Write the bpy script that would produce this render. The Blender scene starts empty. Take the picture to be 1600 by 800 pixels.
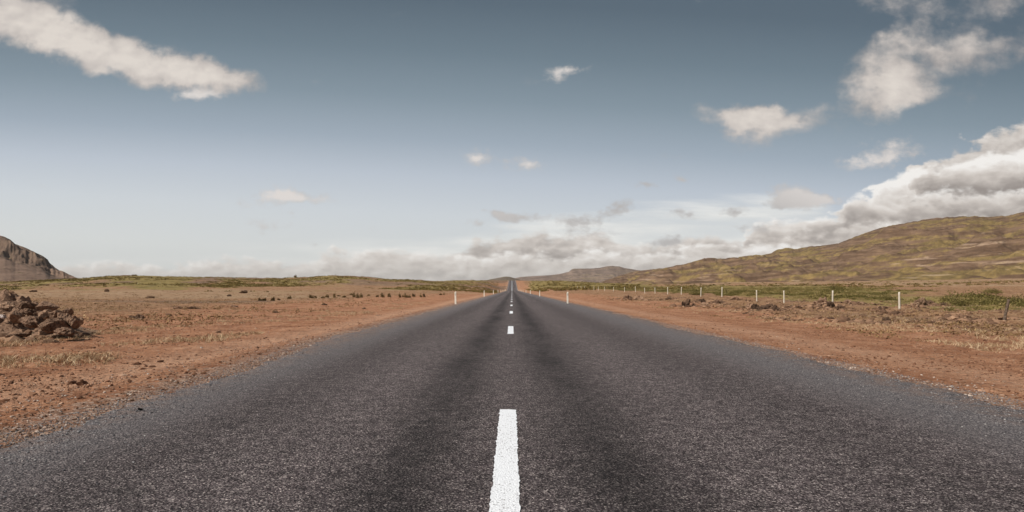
import bpy, math, random
import numpy as np

random.seed(7)
rng = np.random.default_rng(7)
sc = bpy.context.scene
col = sc.collection

# ------------------------------------------------------------------ camera
HAZE = .00003
EYE = 1.0                      # metres above the asphalt
HOR = 452.0                    # eye-level row of the 1600 x 800 picture
cam_d = bpy.data.cameras.new('camera')
cam = bpy.data.objects.new('camera', cam_d)
col.objects.link(cam)
cam.location = (0, 0, EYE)
cam.rotation_euler = (math.radians(90), 0, 0)
cam_d.sensor_width = 36
cam_d.lens = 22.5              # 1000 px focal length over 1600 px
cam_d.shift_y = (HOR - 400) / 1600
cam_d.clip_start = 0.05
cam_d.clip_end = 60000
sc.camera = cam

# ------------------------------------------------------------------ exposure
sc.view_settings.view_transform = 'Standard'
sc.view_settings.look = 'None'
sc.view_settings.exposure = 0.0
sc.view_settings.gamma = 1.0
sc.view_settings.use_curve_mapping = False
sc.render.engine = 'CYCLES'
sc.cycles.max_bounces = 5
sc.cycles.diffuse_bounces = 2
sc.cycles.transparent_max_bounces = 4

# ------------------------------------------------------------------ node helpers
def lin(r, g, b):
    f = lambda c: (c / 255) / 12.92 if c <= 10 else ((c / 255 + .055) / 1.055) ** 2.4
    return (f(r), f(g), f(b), 1)

class X:
    """a socket with arithmetic"""
    def __init__(s, g, k): s.g = g; s.k = k
    def __add__(s, o): return s.g.m('ADD', s, o)
    __radd__ = __add__
    def __sub__(s, o): return s.g.m('SUBTRACT', s, o)
    def __rsub__(s, o): return s.g.m('SUBTRACT', o, s)
    def __mul__(s, o): return s.g.m('MULTIPLY', s, o)
    __rmul__ = __mul__
    def __truediv__(s, o): return s.g.m('DIVIDE', s, o)
    def __neg__(s): return s.g.m('MULTIPLY', s, -1.0)

class G:
    DIMS = '3D'
    def __init__(s, nt): s.nt = nt
    def put(s, inp, v):
        if isinstance(v, X): s.nt.links.new(v.k, inp)
        elif hasattr(v, 'is_output'): s.nt.links.new(v, inp)
        elif v is not None: inp.default_value = v
    def n(s, t, **kw):
        nd = s.nt.nodes.new(t)
        for a, b in kw.items(): setattr(nd, a, b)
        return nd
    def m(s, op, a, b=None, c=None, clamp=False):
        nd = s.n('ShaderNodeMath', operation=op, use_clamp=clamp)
        for i, v in enumerate((a, b, c)):
            if v is not None: s.put(nd.inputs[i], v)
        return X(s, nd.outputs[0])
    def xyz(s, a, b, c=0.0):
        nd = s.n('ShaderNodeCombineXYZ')
        for i, v in enumerate((a, b, c)): s.put(nd.inputs[i], v)
        return X(s, nd.outputs[0])
    def sep(s, v):
        nd = s.n('ShaderNodeSeparateXYZ'); s.put(nd.inputs[0], v)
        return [X(s, o) for o in nd.outputs]
    def noise(s, vec, scale=1.0, detail=4.0, rough=.5, lac=2.0, dist=0.0, out='Fac'):
        nd = s.n('ShaderNodeTexNoise', noise_dimensions=s.DIMS)
        s.put(nd.inputs['Vector'], vec)
        for k, v in (('Scale', scale), ('Detail', detail), ('Roughness', rough), ('Lacunarity', lac), ('Distortion', dist)):
            s.put(nd.inputs[k], v)
        return X(s, nd.outputs[out])
    def voro(s, vec, scale, out='Distance', feature='F1', rnd=1.0):
        nd = s.n('ShaderNodeTexVoronoi', feature=feature)
        s.put(nd.inputs['Vector'], vec); s.put(nd.inputs['Scale'], scale); s.put(nd.inputs['Randomness'], rnd)
        return X(s, nd.outputs[out])
    def puff(s, vec, scale, detail=2.5, rough=.5):
        nd = s.n('ShaderNodeTexVoronoi', feature='SMOOTH_F1', normalize=True, voronoi_dimensions='2D')
        s.put(nd.inputs['Vector'], vec); s.put(nd.inputs['Scale'], scale); s.put(nd.inputs['Detail'], detail)
        s.put(nd.inputs['Roughness'], rough); s.put(nd.inputs['Lacunarity'], 2.3); s.put(nd.inputs['Smoothness'], .22)
        return X(s, nd.outputs['Distance'])
    def ss(s, x, lo, hi, a=0.0, b=1.0):
        nd = s.n('ShaderNodeMapRange', interpolation_type='SMOOTHSTEP')
        for i, v in enumerate((x, lo, hi, a, b)): s.put(nd.inputs[i], v)
        return X(s, nd.outputs[0])
    def lr(s, x, lo, hi, a=0.0, b=1.0):
        nd = s.n('ShaderNodeMapRange')
        for i, v in enumerate((x, lo, hi, a, b)): s.put(nd.inputs[i], v)
        return X(s, nd.outputs[0])
    def mix(s, f, a, b, mode='MIX'):
        nd = s.n('ShaderNodeMix', data_type='RGBA', blend_type=mode)
        s.put(nd.inputs[0], f); s.put(nd.inputs[6], a); s.put(nd.inputs[7], b)
        return X(s, nd.outputs[2])
    def mulc(s, c, f):
        return s.mix(1.0, c, s.xyz(f, f, f), 'MULTIPLY')
    def ramp(s, x, stops, interp='LINEAR'):
        nd = s.n('ShaderNodeValToRGB'); nd.color_ramp.interpolation = interp
        e = nd.color_ramp.elements
        while len(e) > 1: e.remove(e[0])
        e[0].position = stops[0][0]; e[0].color = stops[0][1]
        for p, c in stops[1:]:
            q = e.new(p); q.color = c
        s.put(nd.inputs[0], x)
        return X(s, nd.outputs[0])
    def curve(s, x, pts):
        nd = s.n('ShaderNodeFloatCurve')
        c = nd.mapping.curves[0]
        c.points[0].location = pts[0]; c.points[1].location = pts[-1]
        for p in pts[1:-1]: c.points.new(*p)
        nd.mapping.update()
        s.put(nd.inputs['Value'], x)
        return X(s, nd.outputs[0])
    def attr(s, name, out='Fac'):
        nd = s.n('ShaderNodeAttribute', attribute_name=name)
        return X(s, nd.outputs[out])
    def blob(s, vec, cx, cy, a, b, ang=0.0, w=1.0, acc=None):
        """soft ellipse in picture-like units: cx, cy, a, b in 1/1000 of the distance"""
        nd = s.n('ShaderNodeMapping', vector_type='TEXTURE')
        s.put(nd.inputs['Vector'], vec)
        nd.inputs['Location'].default_value = ((cx - 800) / 1000, (HOR - cy) / 1000, 0)
        nd.inputs['Rotation'].default_value = (0, 0, math.radians(ang))
        nd.inputs['Scale'].default_value = (a * .00168, b * .00168, 1)
        e = s.n('ShaderNodeTexGradient', gradient_type='SPHERICAL')
        s.put(e.inputs[0], X(s, nd.outputs[0]))
        e = X(s, e.outputs['Fac'])
        return s.m('MULTIPLY_ADD', e, w, acc if acc is not None else 0.0)
    def blobs(s, vec, lst):
        t = None
        for q in lst: t = s.blob(vec, *q, acc=t)
        return t

# ------------------------------------------------------------------ sun and sky
SUN_AZ, SUN_EL = math.radians(-124), math.radians(44)     # from the left, a little behind the camera
sd = bpy.data.lights.new('sun', 'SUN'); sd.energy = 4.6; sd.angle = math.radians(.5); sd.color = (1, .94, .85)
sun = bpy.data.objects.new('sun', sd); col.objects.link(sun)
sun.rotation_euler = (math.pi / 2 - SUN_EL, 0, math.pi - SUN_AZ)
sun.location = (-60, -20, 60)

G.DIMS = '2D'
w = bpy.data.worlds.new('World'); sc.world = w; w.use_nodes = True
w.node_tree.nodes.clear()
g = G(w.node_tree)
sky = g.n('ShaderNodeTexSky', sky_type='NISHITA'); sky.sun_disc = False
sky.sun_elevation = SUN_EL; sky.sun_rotation = SUN_AZ; sky.air_density = 1.0; sky.dust_density = 2.5; sky.ozone_density = 1.0
tc = g.n('ShaderNodeTexCoord')
dx, dy, dz = g.sep(X(g, tc.outputs['Generated']))
dyy = g.m('MAXIMUM', g.m('ABSOLUTE', dy), .15)
U = dx / dyy
V = dz / dyy
P0 = g.xyz(U, V, 0.0)
# clear air: dark slate blue above, pale at the horizon, paler on the sun's side
wv = V + 0.10 * (U * -1.0) * -1.0
el = g.lr(V * 1.0 + U * 0.055, -.05, .75)
clear = g.ramp(el, [(0.0, lin(220, 221, 218)), (.115, lin(219, 222, 221)), (.20, lin(209, 215, 220)), (.275, lin(190, 199, 210)),
                    (.345, lin(161, 174, 187)), (.43, lin(133, 149, 161)), (.52, lin(110, 127, 139)), (.62, lin(90, 106, 119)), (1.0, lin(66, 80, 94))])
hs = g.n('ShaderNodeHueSaturation'); g.put(hs.inputs['Color'], sky.outputs[0]); hs.inputs['Saturation'].default_value = .55; hs.inputs['Value'].default_value = .9
clear10 = g.mulc(clear, 10.0)
base = g.mix(.06, clear10, X(g, hs.outputs[0]))

# domain warp
n1 = g.noise(P0, 7.0, 3.0, .55, out='Color')
n2 = g.noise(P0, 26.0, 6.0, .62, out='Color')
a1, b1, c1 = g.sep(n1); a2, b2, c2 = g.sep(n2)
WU = U + (a1 - .5) * .085 + (a2 - .5) * .045
WV = V + (b1 - .5) * .045 + (b2 - .5) * .030
PW = g.xyz(WU, WV, 0.0)
PS = g.xyz(U + (a2 - .5) * .025 + (a1 - .5) * .02, V + (b2 - .5) * .016 + (b1 - .5) * .012, 0.0)   # smaller warp for small clouds
fb = g.noise(g.xyz(U, V * 1.5, 0.0), 15.0, 8.0, .60)
fbs = g.noise(g.xyz(U + .012, V * 1.5 - .014, 0.0), 15.0, 8.0, .60)   # towards the shade
fine = g.noise(g.xyz(U + 3.0, V * 1.6, 0.0), 60.0, 5.0, .6)

free = [  # cx, cy, half width, half height, angle, weight
    (10, 26, 115, 40, -8, 1.2), (120, 66, 130, 30, -17, 1.2), (230, 98, 125, 29, -13, 1.2), (325, 118, 80, 18, -8, 1.1),
    (1390, 122, 62, 44, 8, 1.75), (1475, 76, 72, 28, -4, 1.1), (1450, 145, 75, 18, 6, .6), (1545, 95, 60, 45, -30, .42),
    (1570, 62, 60, 18, 4, .4), (1412, 44, 30, 16, 30, .4),
    (1375, 4, 80, 22, -12, .55), (1460, 2, 50, 14, 0, .4), (1565, 8, 85, 30, 8, .7), (1432, 92, 36, 14, -10, -.8),
    (1146, 178, 46, 19, -8, 1.05), (1240, 190, 80, 23, 4, 1.15), (1195, 224, 48, 20, 0, .55), (1188, 184, 44, 20, 0, 1.0),
]
small = [
    (315, 146, 40, 11, 3, 1.3), (375, 122, 40, 7, 4, .6),
    (868, 121, 22, 14, 14, .6), (886, 108, 36, 7, 8, .6),
    (745, 248, 26, 15, 0, .95), (822, 257, 27, 13, 0, .9),
    (437, 302, 32, 14, 0, 1.0), (474, 311, 52, 10, -5, .8), (412, 352, 40, 12, -5, .55), (395, 320, 50, 10, -14, .5),
    (1398, 228, 46, 16, -4, .8), (1374, 251, 34, 13, 4, .9), (1330, 254, 24, 14, 0, .6),
    (1243, 309, 38, 19, -8, 1.3), 
    (1007, 292, 26, 6, 0, .9), (1068, 283, 16, 6, -20, .75), (968, 325, 24, 10, 12, .95), (908, 343, 56, 11, 0, .95), (812, 339, 34, 9, 0, .85), (780, 336, 28, 6, -12, .6), (744, 349, 20, 6, 8, .8),
    (1153, 332, 22, 9, 5, .95), (1075, 337, 24, 7, 0, .85), (1215, 322, 24, 8, 0, .85), (930, 364, 60, 8, 0, .6), (1297, 313, 34, 8, 0, .7), (1185, 357, 36, 9, 0, .8), (1042, 377, 26, 8, 0, 1.0), (488, 383, 22, 5, 0, .6), (522, 398, 26, 6, 0, .6),
]
F1 = g.blobs(PW, free)
F2 = g.blobs(PS, small)
sm0 = g.noise(g.xyz(U + 7.0, V * 1.5, 0.0), 11.0, 4.0, .55)
QB = g.xyz(U + (a2 - .5) * .016 + (a1 - .5) * .03, V * 1.9 + (b2 - .5) * .016, 0.0)
QS = g.xyz(U + (a2 - .5) * .016 + (a1 - .5) * .03 - .006, V * 1.9 + (b2 - .5) * .016 + .012, 0.0)
pf = g.puff(QB, 12.0, 2.5, .6); pfs = g.puff(QS, 12.0, 2.5, .6)
hb = 1.0 - pf
relb = (pfs - pf)
dens1 = g.ss(F1 + (fb - .5) * 1.15 + (sm0 - .5) * .8 + (fine - .5) * .12, .26, 1.22)
dens2 = g.ss(F2 + (fine - .5) * .9 + (fb - .5) * .8, .26, 1.0)

# the cloud bank: everything under an uneven edge that climbs to the right
def edge(tbl):
    return [((x + 400) / 2400, (HOR - y) / 300) for x, y in tbl]
# thin bright sheet behind the bank
ux0 = g.lr(U + (a1 - .5) * .05, -1.2, 1.2)
sheet_edge = g.curve(ux0, edge([(-400, 440), (300, 392), (420, 386), (560, 381), (690, 378), (760, 356), (840, 344), (930, 336), (1000, 322), (1090, 318), (1180, 309),
                                (1245, 306), (1300, 330), (1340, 340), (1400, 300), (2000, 300)])) * .3
st = g.noise(g.xyz(U * .35 + V * .5 + 5.0, V * 3.2, 0.0), 10.0, 6.0, .55)
dens4 = g.ss(sheet_edge - V + (st - .5) * .05, -.008, .022) * g.ss(U, -.5, .12, .25, .85) * g.ss(st, .28, .62, .45, 1.0)

# light and shade on the clouds
rel = (fb - fbs) * 3.2
sm = g.noise(g.xyz(U + 9.0, V * 1.4, 0.0), 9.0, 4.0, .5)
L1 = g.m('ADD', g.ss(F1 + (sm - .5) * 2.0, .1, 2.1, .34, .98) + rel * .18 + relb * .55 - g.ss(U, .60, .8, 0.0, .20), 0.0, clamp=True)
c1 = g.ramp(L1, [(0.0, lin(150, 145, 145)), (.35, lin(180, 173, 169)), (.7, lin(210, 201, 194)), (1.0, lin(229, 220, 211))])
# the low small puffs are lit or grey depending on where the sun reaches them
greyb = g.blobs(P0, [(1007, 292, 90, 30, 0, 1.4), (968, 325, 60, 20, 0, 1.4), (900, 345, 230, 26, 0, 1.1), (1150, 345, 120, 40, 0, 1.5), (1042, 377, 60, 20, 0, 1.), (500, 390, 60, 14, 0, .9)])
c2 = g.mix(g.m('MINIMUM', greyb, 1.0), g.mix(g.ss(F2 + rel * .3, .3, 1.0), lin(196, 191, 188), lin(226, 219, 214)), lin(184, 180, 178))
skyc = base
skyc = g.mix(dens4 * 1.0, skyc, g.mulc(g.mix(g.ss(st, .3, .7), lin(226, 227, 224), lin(242, 241, 237)), 10.0))
# cumulus rows of the bank, far to near: each is lit along its top and grey towards its base
def row(skyc, pts, thick, hi, lo, seed, soft=.012, amp=1.2, relk=1.0):
    nz = g.noise(g.xyz(U + seed, V * 1.7 + seed * .3, 0.0), 19.0, 6.0, .58)
    WU_ = U + (nz - .5) * .05 + (a1 - .5) * .04
    ed = g.curve(g.lr(WU_, -1.2, 1.2), edge(pts)) * .3
    t = ed - V + (hb - .62) * (.034 * amp) + (nz - .5) * (.030 * amp)
    den = g.ss(t, -.002, soft)
    L = g.m('ADD', g.ss(t, .0, thick, hi, lo) + relb * (1.15 * relk) + (nz - .5) * (.6 * relk) + (fb - .5) * (.25 * relk), 0.0, clamp=True)
    colr = g.ramp(L, [(0.0, lin(152, 144, 139)), (.3, lin(182, 174, 168)), (.55, lin(207, 199, 192)), (.8, lin(228, 222, 216)), (1.0, lin(246, 243, 239))])
    hz = g.m('MAXIMUM', g.ss(V, .0, .075, .42, 0.0), g.ss(U, -.40, .10, .22, 0.0))
    colr = g.mix(hz, colr, lin(214, 209, 203))
    return g.mix(den * g.ss(U, -.74, -.25, .92, .97), skyc, g.mulc(colr, 10.0))
N_ = 460
skyc = row(skyc, [(-400, N_), (1380, N_), (1412, 300), (1432, 262), (1460, 242), (1500, 232), (1540, 212), (1600, 192), (1720, 172), (2000, 160)], .065, .62, .45, 11.0)
skyc = row(skyc, [(-400, N_), (1320, N_), (1345, 318), (1385, 284), (1420, 272), (1455, 262), (1490, 250), (1530, 238), (1570, 230), (1620, 226), (2000, 200)], .050, 1.15, .62, 13.0)
skyc = row(skyc, [(-400, N_), (1395, N_), (1420, 300), (1445, 276), (1480, 264), (1530, 268), (1580, 262), (1640, 250), (2000, 230)], .040, .80, -.05, 17.0)
skyc = row(skyc, [(-400, N_), (1130, N_), (1160, 368), (1200, 348), (1240, 345), (1290, 340), (1312, 320), (1335, 310), (1390, 312), (1430, 306), (1500, 300), (1560, 304), (1600, 296), (2000, 280)], .034, .98, .22, 19.0)
skyc = row(skyc, [(-400, N_), (660, N_), (700, 400), (745, 380), (800, 369), (880, 366), (950, 368), (1010, 384), (1050, 374), (1110, 370), (1150, 378), (1200, 366), (1250, 368), (1330, 352), (1420, 346), (1520, 340), (1600, 340), (2000, 330)], .034, .60, .34, 23.0, relk=1.3)
skyc = row(skyc, [(-400, 425), (60, 422), (105, 416), (198, 412), (240, 416), (277, 410), (340, 405), (410, 407), (480, 402), (520, 395), (615, 393), (690, 398), (760, 396), (850, 400), (930, 392), (1030, 398), (1100, 384), (1180, 388),
    (1300, 380), (1450, 370), (1600, 365), (2000, 360)], .036, .86, .48, 29.0, relk=1.3)
skyc = g.mix(dens2 * .9, skyc, g.mulc(c2, 10.0))
skyc = g.mix(dens1 * .92, skyc, g.mulc(c1, 10.0))
bg = g.n('ShaderNodeBackground'); g.put(bg.inputs[0], skyc); bg.inputs[1].default_value = .1
wo = g.n('ShaderNodeOutputWorld'); w.node_tree.links.new(bg.outputs[0], wo.inputs[0])
G.DIMS = '3D'
w.cycles.sampling_method = 'MANUAL'; w.cycles.sample_map_resolution = 512

# ------------------------------------------------------------------ numpy noise
_perm = rng.permutation(512)
_perm = np.concatenate([_perm, _perm, _perm])
_ga = rng.random(512) * 2 * np.pi
_gx, _gy = np.cos(_ga), np.sin(_ga)
def perlin(x, y, seed=0):
    x = np.asarray(x, float) + seed * 17.31; y = np.asarray(y, float) - seed * 9.77
    xi = np.floor(x).astype(int); yi = np.floor(y).astype(int)
    fx = x - xi; fy = y - yi
    u = fx * fx * fx * (fx * (fx * 6 - 15) + 10); v = fy * fy * fy * (fy * (fy * 6 - 15) + 10)
    def gr(i, j, a, b):
        h = _perm[(_perm[(i) & 511] + (j & 511)) & 511]
        return _gx[h] * a + _gy[h] * b
    n00 = gr(xi, yi, fx, fy); n10 = gr(xi + 1, yi, fx - 1, fy)
    n01 = gr(xi, yi + 1, fx, fy - 1); n11 = gr(xi + 1, yi + 1, fx - 1, fy - 1)
    return (n00 * (1 - u) + n10 * u) * (1 - v) + (n01 * (1 - u) + n11 * u) * v
def fbm(x, y, seed=0, o=4, gain=.5):
    t = 0; a = 1
    for i in range(o):
        t = t + a * perlin(x * 2 ** i, y * 2 ** i, seed + i * 3); a *= gain
    return t
def sst(x, a, b):
    t = np.clip((np.asarray(x, float) - a) / (b - a), 0, 1)
    return t * t * (3 - 2 * t)

# ------------------------------------------------------------------ lie of the land
_ry = np.arange(-200, 20000, 1.0)
_rz = np.interp(_ry, [-200, 0, 400, 435, 480, 520, 600, 730, 765, 800, 1000, 2000], [0, 0, 0, .1, 1.2, 2.7, 6.0, 10.9, 11.5, 11.2, 6, 0])
_k = np.ones(31) / 31
_rz = np.convolve(np.pad(_rz, 15, mode='edge'), _k, 'valid')
def road_z(y): return np.interp(y, _ry, _rz)
def road_l(y): return -3.30 - .33 * sst(y, 6, 13)
def road_r(y): return 4.28 + 0 * np.asarray(y, float)

_D = np.array([0, 15, 30, 45, 60, 100, 150, 200, 350, 500, 750, 1000, 2000, 14000], float)
_cols = {   # column (picture x) : picture rows of the ground at each distance are turned into heights
    -800: [-.1, -.1, -.1, 0, 0, .1, .6, 1.4, 5.0, 6, 7, 7, 7, 0],
    0:    [-.1, -.1, -.1, 0, 0, .1, .5, 1.3, 5.2, 5.5, 5.5, 6, 6, 0],
    110:  [-.1, -.1, -.1, 0, 0, .1, .7, 1.9, 6.6, 6.6, 6.0, 6, 6, 0],
    200:  [-.1, -.1, -.1, 0, 0, .2, 1.0, 2.4, 8.2, 8.0, 7, 7, 7, 0],
    300:  [-.1, -.1, -.1, 0, 0, .1, .8, 2.2, 7.4, 7.6, 7, 7, 7, 0],
    440:  [-.1, -.1, -.1, -.05, 0, .1, .5, 1.5, 7.1, 7.0, 7, 7, 6, 0],
    540:  [-.1, -.1, -.1, -.05, 0, .1, .5, 1.6, 8.1, 8.4, 7, 7, 6, 0],
    620:  [-.1, -.1, -.1, -.05, 0, .1, .3, .9, 6.0, 8.0, 8.0, 7, 6, 0],
    740:  [-.1, -.1, -.1, -.1, 0, .05, .1, .3, 2.6, 6.0, 11.2, 11, 6, 0],
    790:  [-.1, -.1, -.1, -.1, -.1, -.1, -.1, 0, 0.6, 3.0, 11.2, 9, 4, 0],
    812:  [-.15, -.15, -.1, -.1, -.1, -.1, -.1, 0, 0.6, 3.0, 11.0, 9, 4, 0],
    860:  [-.15, -.15, -.2, -.2, -.1, 0, .2, .5, 2.8, 6.5, 10.4, 10, 10, 0],
    1000: [-.15, -.15, -.25, -.25, -.1, .2, .5, .8, 2.6, 4.2, 6.2, 8, 12, 0],
    1200: [-.15, -.15, -.28, -.3, -.2, .3, .7, 1.1, 2.9, 5.0, 8.5, 12, 20, 0],
    1400: [-.15, -.2, -.33, -.38, -.1, .6, 1.0, 1.6, 3.6, 5.8, 10, 14, 25, 0],
    1600: [-.15, -.25, -.38, -.35, 0, .8, 1.2, 1.8, 4.2, 7.0, 11.5, 17, 30, 0],
    2600: [-.15, -.25, -.38, -.35, 0, .8, 1.2, 1.8, 4.2, 7.0, 11.5, 17, 30, 0],
}
_cx = np.array(sorted(_cols)); _cu = (_cx - 800) / 1000
_T = np.array([_cols[c] for c in _cx])
def natural(x, y):
    D = np.maximum(np.maximum(y, np.abs(x) / 1.7), 1.0)
    u = np.clip(x / D, _cu[0], _cu[-1])
    i = np.clip(np.searchsorted(_cu, u) - 1, 0, len(_cu) - 2)
    f = (u - _cu[i]) / (_cu[i + 1] - _cu[i]); f = f * f * (3 - 2 * f)
    j = np.clip(np.searchsorted(_D, D) - 1, 0, len(_D) - 2)
    h = np.clip((D - _D[j]) / (_D[j + 1] - _D[j]), 0, 1); h = h * .5 + .5 * h * h * (3 - 2 * h)
    return (_T[i, j] * (1 - f) + _T[i + 1, j] * f) * (1 - h) + (_T[i, j + 1] * (1 - f) + _T[i + 1, j + 1] * f) * h
def ground_z(x, y):
    x = np.asarray(x, float); y = np.asarray(y, float)
    D = np.maximum(np.hypot(x, y), 1)
    out = np.maximum(road_l(y) - x, x - road_r(y))          # metres outside the asphalt
    c = sst(out, .1, 5 + .02 * D)
    nat = natural(x, y)
    amp = sst(out, .3, 4)
    nz = fbm(x / 9, y / 9, 1, 4) * .10 * sst(out, 2, 9) + fbm(x / 1.3, y / 1.3, 5, 4, .55) * .045 * amp
    nz = nz + fbm(x / 60, y / 60, 9, 4) * sst(D, 120, 420) * .9 * sst(out, 5, 40)
    nz = nz + np.abs(fbm(x / 14, y / 22, 12, 4)) * sst(D, 90, 260) * .8 * sst(out, 4, 30)
    hump = sst(fbm(x / 5, y / 5, 21, 3), .05, .5) * .22 * sst(x, 14, 20) * (1 - sst(D, 90, 200))
    rut = -.05 * np.exp(-((x + 4.9 + .2 * fbm(x * 0, y / 12, 31, 2)) / .35) ** 2) * sst(y, 1, 4)
    z = road_z(y) * (1 - c) + nat * c + nz + hump + rut
    z = z - .045 * (1 - sst(out, -.35, .0)) - .012
    return z
def ground_hit(px, py, dmin=3.0, dmax=900.0):
    """where the line of sight through a picture point meets the ground"""
    u = (px - 800) / 1000
    D = np.geomspace(dmin, dmax, 4000)
    ray = EYE - (py - HOR) / 1000 * D
    gz = ground_z(u * D, D)
    k = np.nonzero(gz >= ray)[0]
    d = D[k[0]] if len(k) else dmax
    return u * d, d, float(ground_z(u * d, d))

# ------------------------------------------------------------------ mesh helpers
def mesh_np(name, V, F, mats, attrs=None, smooth=False, parent=None, matidx=None):
    V = np.asarray(V, np.float32); F = np.asarray(F, np.int32)
    me = bpy.data.meshes.new(name)
    me.vertices.add(len(V)); me.vertices.foreach_set('co', V.ravel())
    k = F.shape[1]
    me.loops.add(F.size); me.loops.foreach_set('vertex_index', F.ravel())
    me.polygons.add(len(F)); me.polygons.foreach_set('loop_start', np.arange(len(F), dtype=np.int32) * k)
    if matidx is not None: me.polygons.foreach_set('material_index', np.asarray(matidx, np.int32))
    me.polygons.foreach_set('use_smooth', np.full(len(F), smooth))
    for m in mats: me.materials.append(m)
    for a, v in (attrs or {}).items():
        at = me.attributes.new(a, 'FLOAT', 'POINT'); at.data.foreach_set('value', np.asarray(v, np.float32))
    me.update(calc_edges=True); me.validate()
    o = bpy.data.objects.new(name, me); col.objects.link(o)
    if parent: o.parent = parent
    return o
def grid_faces(nr, nc):
    i = np.arange(nr - 1)[:, None] * nc + np.arange(nc - 1)[None, :]
    return np.stack([i, i + 1, i + nc + 1, i + nc], -1).reshape(-1, 4)
def tag(o, label=None, cat=None, group=None, kind=None):
    if label: o['label'] = label
    if cat: o['category'] = cat
    if group: o['group'] = group
    if kind: o['kind'] = kind
    return o
def ico(sub=1):
    t = (1 + 5 ** .5) / 2
    v = [(-1, t, 0), (1, t, 0), (-1, -t, 0), (1, -t, 0), (0, -1, t), (0, 1, t), (0, -1, -t), (0, 1, -t), (t, 0, -1), (t, 0, 1), (-t, 0, -1), (-t, 0, 1)]
    f = [(0, 11, 5), (0, 5, 1), (0, 1, 7), (0, 7, 10), (0, 10, 11), (1, 5, 9), (5, 11, 4), (11, 10, 2), (10, 7, 6), (7, 1, 8),
         (3, 9, 4), (3, 4, 2), (3, 2, 6), (3, 6, 8), (3, 8, 9), (4, 9, 5), (2, 4, 11), (6, 2, 10), (8, 6, 7), (9, 8, 1)]
    v = [np.array(a, float) / np.linalg.norm(a) for a in v]
    for _ in range(sub):
        cache = {}; nf = []
        def mid(a, b):
            k = (min(a, b), max(a, b))
            if k not in cache:
                p = v[a] + v[b]; v.append(p / np.linalg.norm(p)); cache[k] = len(v) - 1
            return cache[k]
        for a, b, c in f:
            d, e, h = mid(a, b), mid(b, c), mid(c, a)
            nf += [(a, d, h), (b, e, d), (c, h, e), (d, e, h)]
        f = nf
    return np.array(v), np.array(f)
def scatter(bv, bf, pos, scl, seed=0):
    """many small copies of one shape merged into one mesh"""
    r = np.random.default_rng(seed); n = len(pos)
    q = r.normal(size=(n, 4)); q /= np.linalg.norm(q, axis=1, keepdims=True)
    w_, x, y, z = q.T
    R = np.stack([1 - 2 * (y * y + z * z), 2 * (x * y - z * w_), 2 * (x * z + y * w_), 2 * (x * y + z * w_), 1 - 2 * (x * x + z * z), 2 * (y * z - x * w_),
                  2 * (x * z - y * w_), 2 * (y * z + x * w_), 1 - 2 * (x * x + y * y)], -1).reshape(n, 3, 3)
    jit = 1 + r.uniform(-.3, .3, (n, len(bv), 1))
    v = (bv[None] * jit) * (scl[:, None, None] * r.uniform(.6, 1.3, (n, 1, 3)))
    v = np.einsum('nij,nkj->nki', R, v)
    v[..., 2] *= .65
    v += pos[:, None]
    F = (bf[None] + (np.arange(n) * len(bv))[:, None, None]).reshape(-1, bf.shape[1])
    tint = np.repeat(r.random(n), len(bv))
    return v.reshape(-1, 3), F, tint
def blades(pos, h, wdt, nper, seed=0, lean=.6):
    r = np.random.default_rng(seed); n = len(pos) * nper
    p = np.repeat(pos, nper, 0) + np.concatenate([r.normal(0, 1, (n, 2)) * np.repeat(h, nper)[:, None] * .35, np.zeros((n, 1))], 1)
    hh = np.repeat(h, nper) * r.uniform(.4, 1.15, n)
    a = r.uniform(0, 2 * np.pi, n); ww = wdt * r.uniform(.6, 1.4, n)
    d = np.stack([np.cos(a), np.sin(a), 0 * a], 1) * ww[:, None]
    b = r.uniform(0, 2 * np.pi, n); ln = hh * r.uniform(.1, lean * 1.6, n)
    off = np.stack([np.cos(b) * ln, np.sin(b) * ln, hh], 1)
    midp = p + off * np.array([.35, .35, .6])
    V = np.stack([p - d, p + d, midp + d * .7, midp - d * .7, p + off], 1).reshape(-1, 3)
    i = np.arange(n)[:, None] * 5
    F = np.concatenate([i + np.array([[0, 1, 2]]), i + np.array([[0, 2, 3]]), i + np.array([[3, 2, 4]])], 0)
    t = np.repeat(np.repeat(r.random(len(pos)), nper) * .6 + r.random(n) * .4, 5)
    return V, F, t
def leaves(cent, rad, hgt, nper, size, seed=0):
    """clumps of small leaf faces filling low domes"""
    r = np.random.default_rng(seed); n = len(cent) * nper
    d = r.normal(size=(n, 3)); d /= np.linalg.norm(d, axis=1, keepdims=True); d[:, 2] = np.abs(d[:, 2])
    rr = r.uniform(.25, 1, n) ** .5
    lob = 1 + .35 * np.sin(d[:, 0] * 5 + np.repeat(r.uniform(0, 6, len(cent)), nper)) * np.cos(d[:, 1] * 6)
    off = d * (rr * lob)[:, None] * np.stack([np.repeat(rad, nper), np.repeat(rad, nper), np.repeat(hgt, nper)], 1)
    p = np.repeat(cent, nper, 0) + off
    a = r.normal(size=(n, 3)); a /= np.linalg.norm(a, axis=1, keepdims=True)
    b = np.cross(a, r.normal(size=(n, 3))); b /= np.linalg.norm(b, axis=1, keepdims=True)
    s = size * r.uniform(.6, 1.5, n)[:, None] * np.repeat(rad / rad.mean(), nper)[:, None] ** .5
    V = np.stack([p - a * s, p + b * s * .6, p + a * s, p - b * s * .6], 1).reshape(-1, 3)
    F = np.arange(n * 4).reshape(-1, 4)
    t = np.repeat(np.repeat(r.random(len(cent)), nper) * .5 + r.random(n) * .5, 4)
    return V, F, t

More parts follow.
